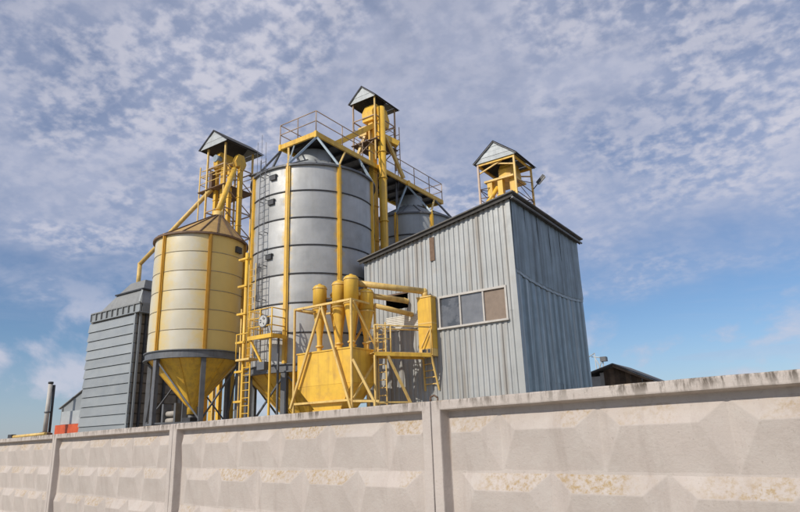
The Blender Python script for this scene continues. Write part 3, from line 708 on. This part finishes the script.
# ------------------------------------------------------------------ catwalk over the silos
def catwalk():
    x0, x1, y0, y1, z = -11.3, -8.95, -.95, 10.5, 15.62
    t = thing('catwalk', 'railed yellow catwalk running across the tops of the two galvanised silos', 'catwalk', ((x0+x1)/2, 4.0, 13.5))
    for x in (x0, x1): MB().box(x-.05, x+.05, y0, y1, z-.24, z).build('edge_beam', M_yel, t)
    for y in (y0+.05, y1-.05): MB().box(x0+.051, x1-.051, y-.05, y+.05, z-.24, z).build('edge_beam', M_yel, t)
    n = 10; L_ = (y1-y0-.22)/n
    for i in range(n): MB().box(x0+.06, x1-.06, y0+.11+L_*i+.006, y0+.11+L_*(i+1)-.006, z-.06, z-.02).build('deck_plate', M_dark, t)
    for i in range(12):
        y = y0+.5+i*(y1-y0-1)/11; MB().box(x0+.052, x1-.052, y-.03, y+.03, z-.2, z-.065).build('cross_beam', M_dark, t)
    ys = [y0+.04, 1.0, 2.6, 4.2, 5.8, 7.4, 9.0, y1-.04]
    for x in (x0, x1):
        for y in ys: MB().tube((x,y,z),(x,y,z+1.08),.026,n=6).build('rail_post', M_rail, t)
        for h in (1.08, .56): MB().tube((x,ys[0],z+h),(x,ys[-1],z+h),.024,n=6).build('rail', M_rail, t)
    for y in (ys[0], ys[-1]):
        for h in (1.08, .56): MB().tube((x0,y,z+h),(x1,y,z+h),.024,n=6).build('rail', M_rail, t)
        MB().tube(((x0+x1)/2,y,z),((x0+x1)/2,y,z+1.08),.026,n=6).build('rail_post', M_rail, t)
    for x in (x0+.02, x1-.02): MB().box(x-.075, x+.075, y0-.02, y0+.13, z-.30, z+.02).build('corner_bracket', M_yel, t)
    def br(deg, tgt, mat, c=BC, Rr=BR_, zt=ZT, w=.09): MB().beam(onring(c, Rr+.02, deg, zt+.05), tgt, w).build('support_strut', mat, t)
    FR, FL = Vector((x1, y0+.1, z-.26)), Vector((x0, y0+.1, z-.26))
    br(-69.8, FR, M_blue); br(-24.8, FR, M_blue); br(-69.8, FL+Vector((.5,0,0)), M_yelf); br(-114.8, FL, M_grey); br(-159.8, FL, M_grey)
    br(20.2, Vector((x1, 2.3, z-.26)), M_blue); br(-24.8, Vector((x1, 1.2, z-.26)), M_yelf, w=.07); br(-69.8, FL+Vector((.9,0,0)), M_blue, w=.06); br(160, Vector((x0, 2.3, z-.26)), M_grey)
    # struts on the rear silo
    m1 = Vector((x1, 6.6, z-.26))
    br(-76, m1, M_blue, RC, RR_, ZT2); br(-31, m1, M_blue, RC, RR_, ZT2)
    br(-31, Vector((x1, 9.5, z-.26)), M_yelf, RC, RR_, ZT2); br(14, Vector((x1, 9.6, z-.26)), M_grey, RC, RR_, ZT2); br(-121, Vector((x0, 6.6, z-.26)), M_grey, RC, RR_, ZT2); br(149, Vector((x0, 9.6, z-.26)), M_grey, RC, RR_, ZT2)
    MB().beam((x1+.05, 6.55, z-.3), (x1+.05, 6.75, z-.0), .16).build('corner_bracket', M_yel, t)
    MB().tube((x1-.25, 5.9, 13.0), (x1-.25, 5.9, z-.24), .05, n=8).build('support_strut', M_grey, t)
catwalk()

# ------------------------------------------------------------------ yellow service platform on the big silo
def service_platform():
    t = thing('service_platform', 'small yellow ladder platform with a round white gauge at the foot of the big silo', 'platform', (-9.9, -3.2, 0))
    x0, x1, y0, y1, z = -10.2, -8.9, -3.45, -2.72, 5.80
    MB().box(x0, x1, y0, y1, z-.04, z).build('deck', M_yelf, t)
    MB().box(x0-.03, x1+.03, y0-.05, y0-.002, z-.14, z+.02).build('deck_edge', M_yel, t)
    MB().box(x1+.002, x1+.05, y0-.002, y1, z-.14, z+.02).build('deck_edge', M_yel, t)
    for a, b in (((x0,y0),(x1,y0)), ((x0,y0),(x0,y1)), ((x1,y0),(x1,y1))):
        for h in (1.05, .7, .36): MB().tube((*a,z+h),(*b,z+h),.024,n=6).build('rail', M_yel, t)
    for p in ((x0,y0),(x1,y0),(x0,y1),(x1,y1),((x0+x1)/2,y0)): MB().tube((*p,z),(*p,z+1.05),.028,n=6).build('rail_post', M_yel, t)
    for i in range(6): MB().tube((x0+.06+i*.1,y0,z),(x0+.06+i*.1,y0,z+1.05),.010,n=5).build('mesh_bar', M_yelf, t)
    MB().beam((x1-.1,y0+.05,z-.05),(x1-.1,y0+.05,0.0),.07).build('post', M_yel, t); MB().beam((x1-.35,y1,z-.05),(x1-.35,y1,0.0),.07).build('post', M_grey, t)
    MB().beam((x0+.05,y0+.05,z-.1),(x0+.75,y0+.05,z-1.1),.07).build('brace', M_yel, t)
    MB().box(x0+.55, x0+.95, y0-.02, y0+.3, z-1.35, z-1.05).build('lamp_box', M_grey, t)
    g_ = MB().tube((x0+.83,y0-.03,z+.55),(x0+.83,y0+.10,z+.55),.26,n=24).build('gauge', M_grey, t)
    MB().tube((x0+.83,y0-.045,z+.55),(x0+.83,y0-.031,z+.55),.225,n=24).build('gauge_face', M_gauge, g_)
    for an in (40, 75, 160, 200, 300):
        d = Vector((math.cos(R(an)),0,math.sin(R(an))))
        c = Vector((x0+.83,y0-.05,z+.55)); MB().beam(c+d*.08, c+d*.17, .035, .01, up=(0,1,0)).build('gauge_mark', M_dark, g_)
    # tall pole with clamps, and the access ladder
    xp = -10.98
    MB().tube((xp,-3.0,0),(xp,-3.0,9.6),.075,n=10).build('pole', M_yel, t)
    MB().tube((xp-.33,-2.9,0),(xp-.33,-2.9,7.2),.035,n=8).build('pole', M_yelf, t)
    for z_ in [1.2*k+.9 for k in range(8)]: MB().box(xp-.42, xp+.13, -3.1, -2.86, z_, z_+.08).build('pole_clamp', M_yel, t)
    ladder(t, (-10.55,-3.2,0), (-10.55,-3.2,5.0), .42, (1,0,0), M_yel, .3, .018, .03)
    ladder(t, (-10.5,-3.1,5.0), (-10.5,-3.1,9.0), .40, (1,0,0), M_yelf, .3, .014, .022)
    MB().box(-11.0,-10.2,-3.4,-2.9,4.92,5.0).build('landing', M_yelf, t)
    MB().tube((-10.98,-3.4,6.0),(-10.2,-3.4,6.0),.024,n=6).build('rail', M_yel, t); MB().tube((-10.98,-3.4,5.0),(-10.98,-3.4,6.0),.024,n=6).build('rail_post', M_yel, t)
service_platform()

# ------------------------------------------------------------------ cyclone hopper
def hopper():
    x0, x1, y0, y1, zt = -7.90, -5.09, -3.20, -1.78, 6.67
    t = thing('cyclone_hopper', 'yellow dust hopper in a steel frame carrying a cluster of cyclones', 'hopper', ((x0+x1)/2, (y0+y1)/2, 0))
    for x in (x0, x1):
        for y in (y0, y1): MB().beam((x,y,0),(x,y,zt),.07).build('frame_post', M_yelf, t)
    for z in (zt-.04, 3.05):
        for y in (y0, y1): MB().beam((x0+.044,y,z),(x1-.044,y,z),.075).build('frame_rail', M_yelf, t)
        for x in (x0, x1): MB().beam((x,y0+.044,z),(x,y1-.044,z),.075).build('frame_rail', M_yelf, t)
    xm = -6.48
    MB().beam((xm,y0-.06,zt-.1),(x0-.1,y0-.06,2.9),.08).build('frame_diagonal', M_yelf, t)
    MB().beam((xm,y0-.06,zt-.1),(x1+.0,y0-.06,2.75),.08).build('frame_diagonal', M_yelf, t)
    MB().beam((x0,y1,3.1),(x1,y1,zt-.1),.06).build('frame_diagonal', M_yelf, t)
    MB().beam((x1+.06,y0+.05,zt-.1),(x1+.06,y1,4.95),.06).build('frame_diagonal', M_yelf, t)
    MB().beam((x1+.06,y0,3.1),(x1+.06,y1,4.6),.06).build('frame_diagonal', M_yelf, t)
    # side struts towards the walkway
    MB().beam((x1+.05,y0+.02,4.45),(x1+.85,y0+.2,2.9),.085).build('side_strut', M_yelf, t)
    MB().beam((x1+.05,y0,3.0),(x1+1.0,y0+.25,2.95),.07).build('frame_rail', M_yelf, t)
    MB().beam((x1+.85,y0+.2,3.0),(x1+.85,y0+.2,0.0),.08).build('frame_post', M_yelf, t)
    # bin with rounded, ribbed edges
    bx0, bx1, by0, by1 = x0+.10, x1-.06, y0+.08, y1-.06
    b = MB().hexa([(bx0,by0,3.66),(bx1,by0,3.66),(bx1,by1,3.66),(bx0,by1,3.66)], [(bx0,by0,4.87),(bx1,by0,4.87),(bx1,by1,4.87),(bx0,by1,4.87)]).build('bin', M_yel, t)
    MB().hexa([(-6.98,by0+.06,2.80),(-5.72,by0+.06,2.80),(-5.72,by1-.3,2.80),(-6.98,by1-.3,2.80)], [(bx0,by0,3.655),(bx1,by0,3.655),(bx1,by1,3.655),(bx0,by1,3.655)]).build('bin_taper', M_yel, t)
    MB().hexa([(-6.75,by0+.3,2.1),(-5.9,by0+.3,2.1),(-5.9,by1-.45,2.1),(-6.75,by1-.45,2.1)], [(-6.93,by0+.11,2.72),(-5.77,by0+.11,2.72),(-5.77,by1-.35,2.72),(-6.93,by1-.35,2.72)]).build('bin_outlet', M_yel, t)
    MB().box(-7.03,-5.67,by0+.02,by1-.25,2.725,2.795).build('bin_flange', M_yel, t)
    MB().box(bx0-.03,bx1+.03,by0-.03,by1+.03,4.872,4.92).build('bin_rim', M_yel, t)
    # cyclones
    cyc = [(-7.13,-2.62,7.62,6.62,.27,5.5), (-6.14,-2.62,7.62,6.55,.27,5.35), (-5.50,-2.68,7.72,6.60,.28,5.45), (-5.33,-2.02,7.28,6.35,.30,5.42), (-6.75,-2.02,7.42,6.45,.27,5.5), (-6.02,-1.98,7.4,6.4,.26,5.4)]
    for k, (x, y, zc, zb, r, zs) in enumerate(cyc):
        c = MB().lathe([(0,zc+.02),(.07,zc+.02),(.07,zc-.04),(r*.72,zc-.05),(r*.97,zc-.11),(r,zc-.18),(r,zb),(0,zb)], (x,y,0), 28).build('cyclone', M_yel, t)
        MB().lathe([(r+.02,zc-.20),(r+.025,zc-.17),(r,zc-.165)], (x,y,0), 28).build('cyclone_band', M_yelf, c)
        MB().lathe([(r+.02,zb+.03),(r+.03,zb+.0),(r-.01,zb-.02)], (x,y,0), 28).build('cyclone_band', M_yelf, c)
        MB().lathe([(r-.005,zb-.01),(.10,zs),(.10,4.93)], (x,y,0), 24).build('cyclone_cone', M_yel, c)
        MB().lathe([(.102,5.2),(.15,5.2),(.15,5.14),(.102,5.14)], (x,y,0), 16).build('cyclone_flange', M_yelf, c)
    for a, b_ in ((0, 4), (1, 5), (2, 3)):
        MB().tube((cyc[a][0],cyc[a][1],zt+.35),(cyc[b_][0],cyc[b_][1],zt+.35),.09,n=10).build('link_duct', M_yelf, t)
    MB().tube((-6.86,-2.5,6.95),(-6.41,-2.5,6.95),.07,n=10).build('link_duct', M_dark, t)
    MB().tube((-7.5,y0+.05,6.55),(-7.0,y0+.2,6.45),.05,n=8).build('link_duct', M_yelf, t)
    ladder(t, (x1+.30,y1+.0,0), (x1+.30,y1+.0,5.9), .36, (1,0,0), M_yelf, .28, .02, .03)
hopper()

# ------------------------------------------------------------------ ducts, hatch box, walkway at the facade
bx = thing('duct_box', 'tall yellow metal duct box mounted on the corrugated facade beside the window', 'duct box', (-3.75, -.27, 4.72))
MB().box(-4.02, -3.40, -.42, -.055, 4.95, 6.93).build('box_body', M_yel, bx)
MB().box(-4.05, -3.37, -.45, -.052, 6.932, 6.98).build('box_lid', M_yelf, bx)
MB().box(-4.025, -3.395, -.43, -.053, 5.9, 5.94).build('box_seam', M_yelf, bx)
MB().box(-4.02, -3.40, -.42, -.055, 4.66, 4.945).build('box_foot', M_yelf, bx)
for x in (-3.88, -3.64): MB().box(x, x+.2, -.432, -.422, 4.72, 4.92).build('vent_hole', M_dark, bx)
MB().beam((-3.9,-.44,5.0),(-3.44,-.44,5.8),.035).build('box_stiffener', M_yelf, bx)
spout('long yellow duct running from the cyclones to the top of the yellow duct box', [(-5.4,-2.4,7.42), (-3.74,-.32,7.20), (-3.74,-.28,6.95)], .125, M_yelf, 'dust_duct')
spout('upper of two short yellow ducts entering the dark opening in the facade', [(-5.3,-1.95,7.02), (-4.75,-.25,7.0), (-4.75, .3, 7.0)], .11, M_yelf, 'dust_duct')
spout('lower short yellow duct below the dark facade opening', [(-5.05,-1.8,6.60), (-4.52,-.25,6.42), (-4.52,-.06,6.42)], .10, M_yelf, 'dust_duct')
def walkway():
    t = thing('access_walkway', 'narrow yellow walkway with handrails leading from the hopper ladder to the duct box', 'walkway', (-4.4, -1.3, 4.7))
    a, b = Vector((-4.62,-2.45,4.72)), Vector((-3.42,-.52,4.72)); d = (b-a).normalized(); s = Vector((-d.y, d.x, 0))*.72
    c_, e_ = a+s, b+s
    up = Vector((0,0,1))
    n = 9
    for i in range(n):
        p = a+(b-a)*(i+.04)/n; q = a+(b-a)*(i+.96)/n
        MB().hexa([p, q, q+s, p+s], [p+up*.03, q+up*.03, q+s+up*.03, p+s+up*.03]).build('deck_plank', M_yelf, t)
    for p, q in ((a,b),(c_,e_)):
        MB().beam(p-up*.06, q-up*.06, .06, .13).build('deck_beam', M_yel, t)
        MB().tube(p+up*1.0, q+up*1.0, .026, n=6).build('rail', M_yelf, t); MB().tube(p+up*.5, p+(q-p)*.28+up*.5, .024, n=6).build('rail', M_yelf, t)
        for f_ in (0, .28, 1): MB().tube(p+(q-p)*f_, p+(q-p)*f_+up*1.0, .028, n=6).build('rail_post', M_yelf, t)
    MB().beam(e_-up*.1, (e_.x,-.07,3.4), .06).build('support_bracket', M_yelf, t)
    MB().beam(b-up*.1, (b.x,-.07,3.4), .06).build('support_bracket', M_yelf, t)
    for k in range(5):
        f_ = k/5; p = (b-up*.1)*(1-f_)+Vector((b.x,-.07,3.4))*f_; q = (e_-up*.1)*(1-f_)+Vector((e_.x,-.07,3.4))*f_
        MB().beam(p, q, .035).build('bracket_rung', M_yelf, t)
    MB().beam(a-up*.1+d*.5, a-up*1.8+d*1.35, .08).build('side_strut', M_yelf, t)
    MB().beam(a-up*.1, (a.x,a.y,0), .07).build('support_post', M_yelf, t); MB().beam(c_-up*.1, (c_.x,c_.y,0), .07).build('support_post', M_yelf, t)
    MB().beam(a-up*1.8+d*1.35, (a.x+d.x*1.35,a.y+d.y*1.35,0), .07).build('support_post', M_yelf, t)
    MB().beam((a.x,a.y,2.95), a-up*1.8+d*1.35+up*.03, .06).build('tie_beam', M_yelf, t)
walkway()

# ------------------------------------------------------------------ grey clad dryer
def dryer():
    x0, x1, y0, y1 = -28.6, -23.65, 0., 5.2
    t = thing('grain_dryer', 'tall grey dryer tower clad in horizontal panels with a tapered hood', 'tower', ((x0+x1)/2, (y0+y1)/2, 0))
    MB().box(x0+.05, x1-.06, y0+.08, y1, 0, 9.7).build('core', M_dside, t)
    ph = .56
    for k in range(17):
        za = 9.16-ph*(k+1); zb = 9.16-ph*k-.02
        if zb < 0: break
        za = max(za, 0)
        MB().hexa([(x0,y0-.05,za),(x1,y0-.05,za),(x1,y0+.079,za),(x0,y0+.079,za)], [(x0,y0+.02,zb),(x1,y0+.02,zb),(x1,y0+.079,zb),(x0,y0+.079,zb)]).build('cladding_panel', M_dryer, t)
        for j in range(5):
            ya = y0+.10+j*1.0
            MB().box(x1-.055, x1-.0-.02*(j % 2), ya, ya+.96, za+.02, zb-.03).build('side_panel', M_dside, t)
    for y, mt in ((.22, M_dryer), (.62, M_dark), (1.15, M_dryer2), (2.1, M_dark), (3.2, M_dryer2), (4.3, M_dark)):
        MB().box(x1+.002, x1+.12, y-.06, y+.06, 0, 9.2).build('side_column', mt, t)
    MB().box(x1-.10, x1+.02, y0-.075, y0-.055, 0, 9.16).build('corner_trim', M_dryer, t)
    # louvre frieze
    lx0, lx1 = -28.35, -23.25
    MB().box(lx0, lx1, y0-.12, y1, 9.20, 9.25).build('frieze_rail', M_dryer, t); MB().box(lx0, lx1, y0-.12, y1, 9.70, 9.77).build('frieze_rail', M_dryer2, t)
    n = 9; w = (lx1-lx0)/n
    for i in range(n):
        MB().box(lx0+w*i+.06, lx0+w*(i+1)-.06, y0-.05, y0+.075, 9.251, 9.699).build('frieze_panel', M_dryer, t)
        MB().box(lx0+w*i-.03+.04*(i==0), lx0+w*i+.03, y0-.13, y0-.051, 9.251, 9.699).build('frieze_post', M_dryer2, t)
    for j in range(7): MB().box(lx1-.05, lx1, y0+.1+j*.7, y0+.7+j*.7, 9.251, 9.699).build('frieze_panel', M_dryer2, t)
    # hood
    A = [(-27.5,y0,9.771),(-23.25,y0,9.771),(-23.25,y1,9.771),(-27.5,y1,9.771)]
    B = [(-26.25,y0+.25,10.62),(-23.6,y0+.25,10.62),(-23.6,y1-.5,10.62),(-26.25,y1-.5,10.62)]
    C_ = [(-26.2,y0+.3,10.70),(-23.63,y0+.3,10.70),(-23.63,y1-.6,10.70),(-26.2,y1-.6,10.70)]
    D = [(-25.4,y0+.55,11.32),(-23.9,y0+.55,11.32),(-23.9,y1-1.4,11.32),(-25.3,y1-1.4,11.32)]
    MB().hexa(A, B).build('hood', M_dryer2, t)
    MB().box(-26.35,-23.5,y0+.15,y1-.4,10.621,10.698).build('hood_flange', M_dark, t)
    MB().hexa(C_, D).build('hood_top', M_dryer2, t)
    MB().beam((-23.42,y0-.02,9.8),(-23.62,y0+.24,10.62),.10).build('hood_seam', M_dryer, t)
dryer()
def annex():
    t = thing('burner_house', 'low grey lean-to with sloping top and orange base beside the clad dryer', 'shed', (-30, 1.2, 0))
    MB().prism([(-31.5,3.22),(-28.7,3.22),(-28.7,5.25),(-29.1,5.18),(-31.45,4.3)], 'y', .4, 2.6).build('housing', M_dryer, t)
    MB().hexa([(-31.7,.28,4.20),(-29.05,.28,5.24),(-29.05,2.7,5.24),(-31.7,2.7,4.20)], [(-31.7,.28,4.25),(-29.05,.28,5.29),(-29.05,2.7,5.29),(-31.7,2.7,4.25)]).build('sloping_top', M_dryer2, t)
    MB().box(-31.3,-29.0,.30,.398,3.24,4.02).build('front_panel', M_board, t)
    MB().box(-31.55,-28.75,.12,2.6,2.45,3.215).build('orange_base', M_orange, t)
    MB().box(-31.4,-28.9,.3,2.5,0,2.445).build('plinth', M_rust, t)
    MB().beam((-31.35,.36,3.2),(-31.35,.36,4.25),.08).build('corner_post', M_dryer2, t)
    c = thing('chimney', 'slim round galvanised chimney rising beside the orange based lean-to', 'chimney', (-30.45, -1.0, 0))
    MB().tube((-30.45,-1,2.5),(-30.45,-1,5.6),.13,n=20).build('flue', M_white, c)
    MB().lathe([(.13,5.62),(.15,5.62),(.15,5.72),(.13,5.74),(0,5.74)], (-30.45,-1,0), 20).build('flue_cap', M_dark, c)
    MB().tube((-30.35,-.78,2.6),(-30.37,-.82,5.55),.075,n=10).build('flue_shade_tube', M_dark, c)  # dark tube added as the shaded right side of the flue
    MB().lathe([(0,0),(.33,0),(.33,2.35),(.42,2.4),(.42,2.72),(.16,2.8)], (-30.45,-1,0), 16, False).build('flue_base', M_rust, c)
    MB().lathe([(.15,3.9),(.175,3.9),(.175,3.98),(.15,3.98)], (-30.45,-1,0), 20).build('flue_band', M_grey, c)
annex()
lp = thing('low_pipe', 'low ochre pipe on short supports near the chimney, just above the wall', 'pipe', (-26.2, -4, 0))
MB().tube((-27.9,-4,2.47),(-24.3,-4,2.53),.08,n=10).build('pipe_section', M_yelf, lp)
for x in (-27.2, -25.0): MB().beam((x,-4,0),(x,-4,2.42),.1).build('support_post', M_rust, lp)
MB().box(-28.0,-27.6,-4.12,-3.88,2.34,2.6).build('valve', M_dark, lp)
# stacked pale ducts under the yellow silo
df = thing('fan_unit', 'stack of pale fan ducts standing under the yellow silo in front of the dryer', 'fan', (-20.6, .6, 0))
for k in range(4): MB().tube((-20.9,.6,2.3+.36*k),(-20.05,.6,2.3+.36*k),.14,n=14).build('duct', M_concl, df)
MB().box(-21.1,-20.95,.35,.85,0,3.9).build('side_plate', M_grey, df); MB().box(-20.05,-19.9,.35,.85,0,3.9).build('side_plate', M_grey, df)
cv = thing('screw_conveyor', 'dark horizontal conveyor trough running below the hopper silo cones', 'conveyor', (-15, -.8, 0))
MB().box(-19.6,-11.9,-1.0,-.55,2.52,2.56).build('trough_lid', M_grey, cv); MB().prism([(-1.0,2.515),(-.55,2.515),(-.65,2.2),(-.9,2.2)], 'x', -19.6, -11.9).build('trough', M_dark, cv)
for x in (-19.2,-17.5,-13.6,-12.2): MB().beam((x,-.78,0),(x,-.78,2.19),.09).build('support_post', M_dark, cv)

# ------------------------------------------------------------------ small shed beyond the building
sh = thing('shed', 'small shed with a dark boarded gable behind the corrugated building', 'shed', (-.4, 15.5, 0))
MB().box(-2.4,-1.72,14.02,17,0,4.62).build('wall', M_white, sh)
MB().box(-1.72,-1.52,14.0,17,0,4.80).build('corner_post', M_concl, sh)
for k in range(16):
    xa = -1.515+k*.28; xb = xa+.272
    def zt_(x): return 5.07-(x+.9)*.497 if x > -.9 else 5.07-(-.9-x)*.30
    if xa > 2.9: break
    MB().prism([(xa,0),(xb,0),(xb,max(zt_(xb),.1)),(xa,max(zt_(xa),.1))], 'y', 14.05+.012*(k % 2), 14.09+.012*(k % 2)).build('gable_board', M_wood, sh)
MB().hexa([(-2.75,13.7,4.62),(-.9,13.7,5.16),(-.9,17.3,5.16),(-2.75,17.3,4.62)], [(-2.75,13.7,4.69),(-.9,13.7,5.23),(-.9,17.3,5.23),(-2.75,17.3,4.69)]).build('roof_slope', M_roof, sh)
MB().hexa([(-.9,13.7,5.16),(3.2,13.7,3.12),(3.2,17.3,3.12),(-.9,17.3,5.16)], [(-.9,13.7,5.23),(3.2,13.7,3.19),(3.2,17.3,3.19),(-.9,17.3,5.23)]).build('roof_slope', M_roof, sh)
MB().hexa([(-.9,13.72,5.02),(3.2,13.72,2.98),(3.2,13.76,2.98),(-.9,13.76,5.02)], [(-.9,13.72,5.155),(3.2,13.72,3.115),(3.2,13.76,3.115),(-.9,13.76,5.155)]).build('barge_board', M_wood, sh)
vt = thing('roof_vent', 'pale bent metal vent frame standing behind the small shed', 'vent', (-3.0, 18.2, 0))
for a, b in (((-3.2,18.2,0),(-3.2,18.2,6.4)), ((-2.75,18.2,0),(-2.75,18.2,6.1)), ((-3.2,18.2,5.0),(-2.75,18.2,6.1)), ((-3.4,18.2,6.2),(-2.6,18.2,6.05)), ((-3.2,18.2,6.4),(-3.5,18.0,6.2)), ((-3.2,18.2,6.1),(-2.75,18.2,5.1))):
    MB().tube(a, b, .035, n=6).build('frame_bar', M_board, vt)
MB().box(-2.85,-2.5,18.0,18.4,5.85,6.12).build('vent_cap', M_grey, vt)

# ------------------------------------------------------------------ cables
def cable(label, a, b, sag, r=.016, n=14):
    a = Vector(a); b = Vector(b); t = thing('power_cable', label, 'cable', a)
    pts = [a+(b-a)*i/n-Vector((0,0,sag*4*(i/n)*(1-i/n))) for i in range(n+1)]
    mb = MB()
    for p, q in zip(pts, pts[1:]): mb.tube(p, q, r, n=5, caps=False)
    mb.build('wire', M_dark, t)
cable('thin dark cable sagging from the left elevator to the big silo eave', (-17.75, 3.07, 16.6), (-12.95, 1.6, ZT+.05), .35)
cable('thin dark cable hanging from the catwalk to the gutter end of the corrugated building', (-8.95, 5.8, 15.4), (-6.5, 1.5, 9.35), .5)
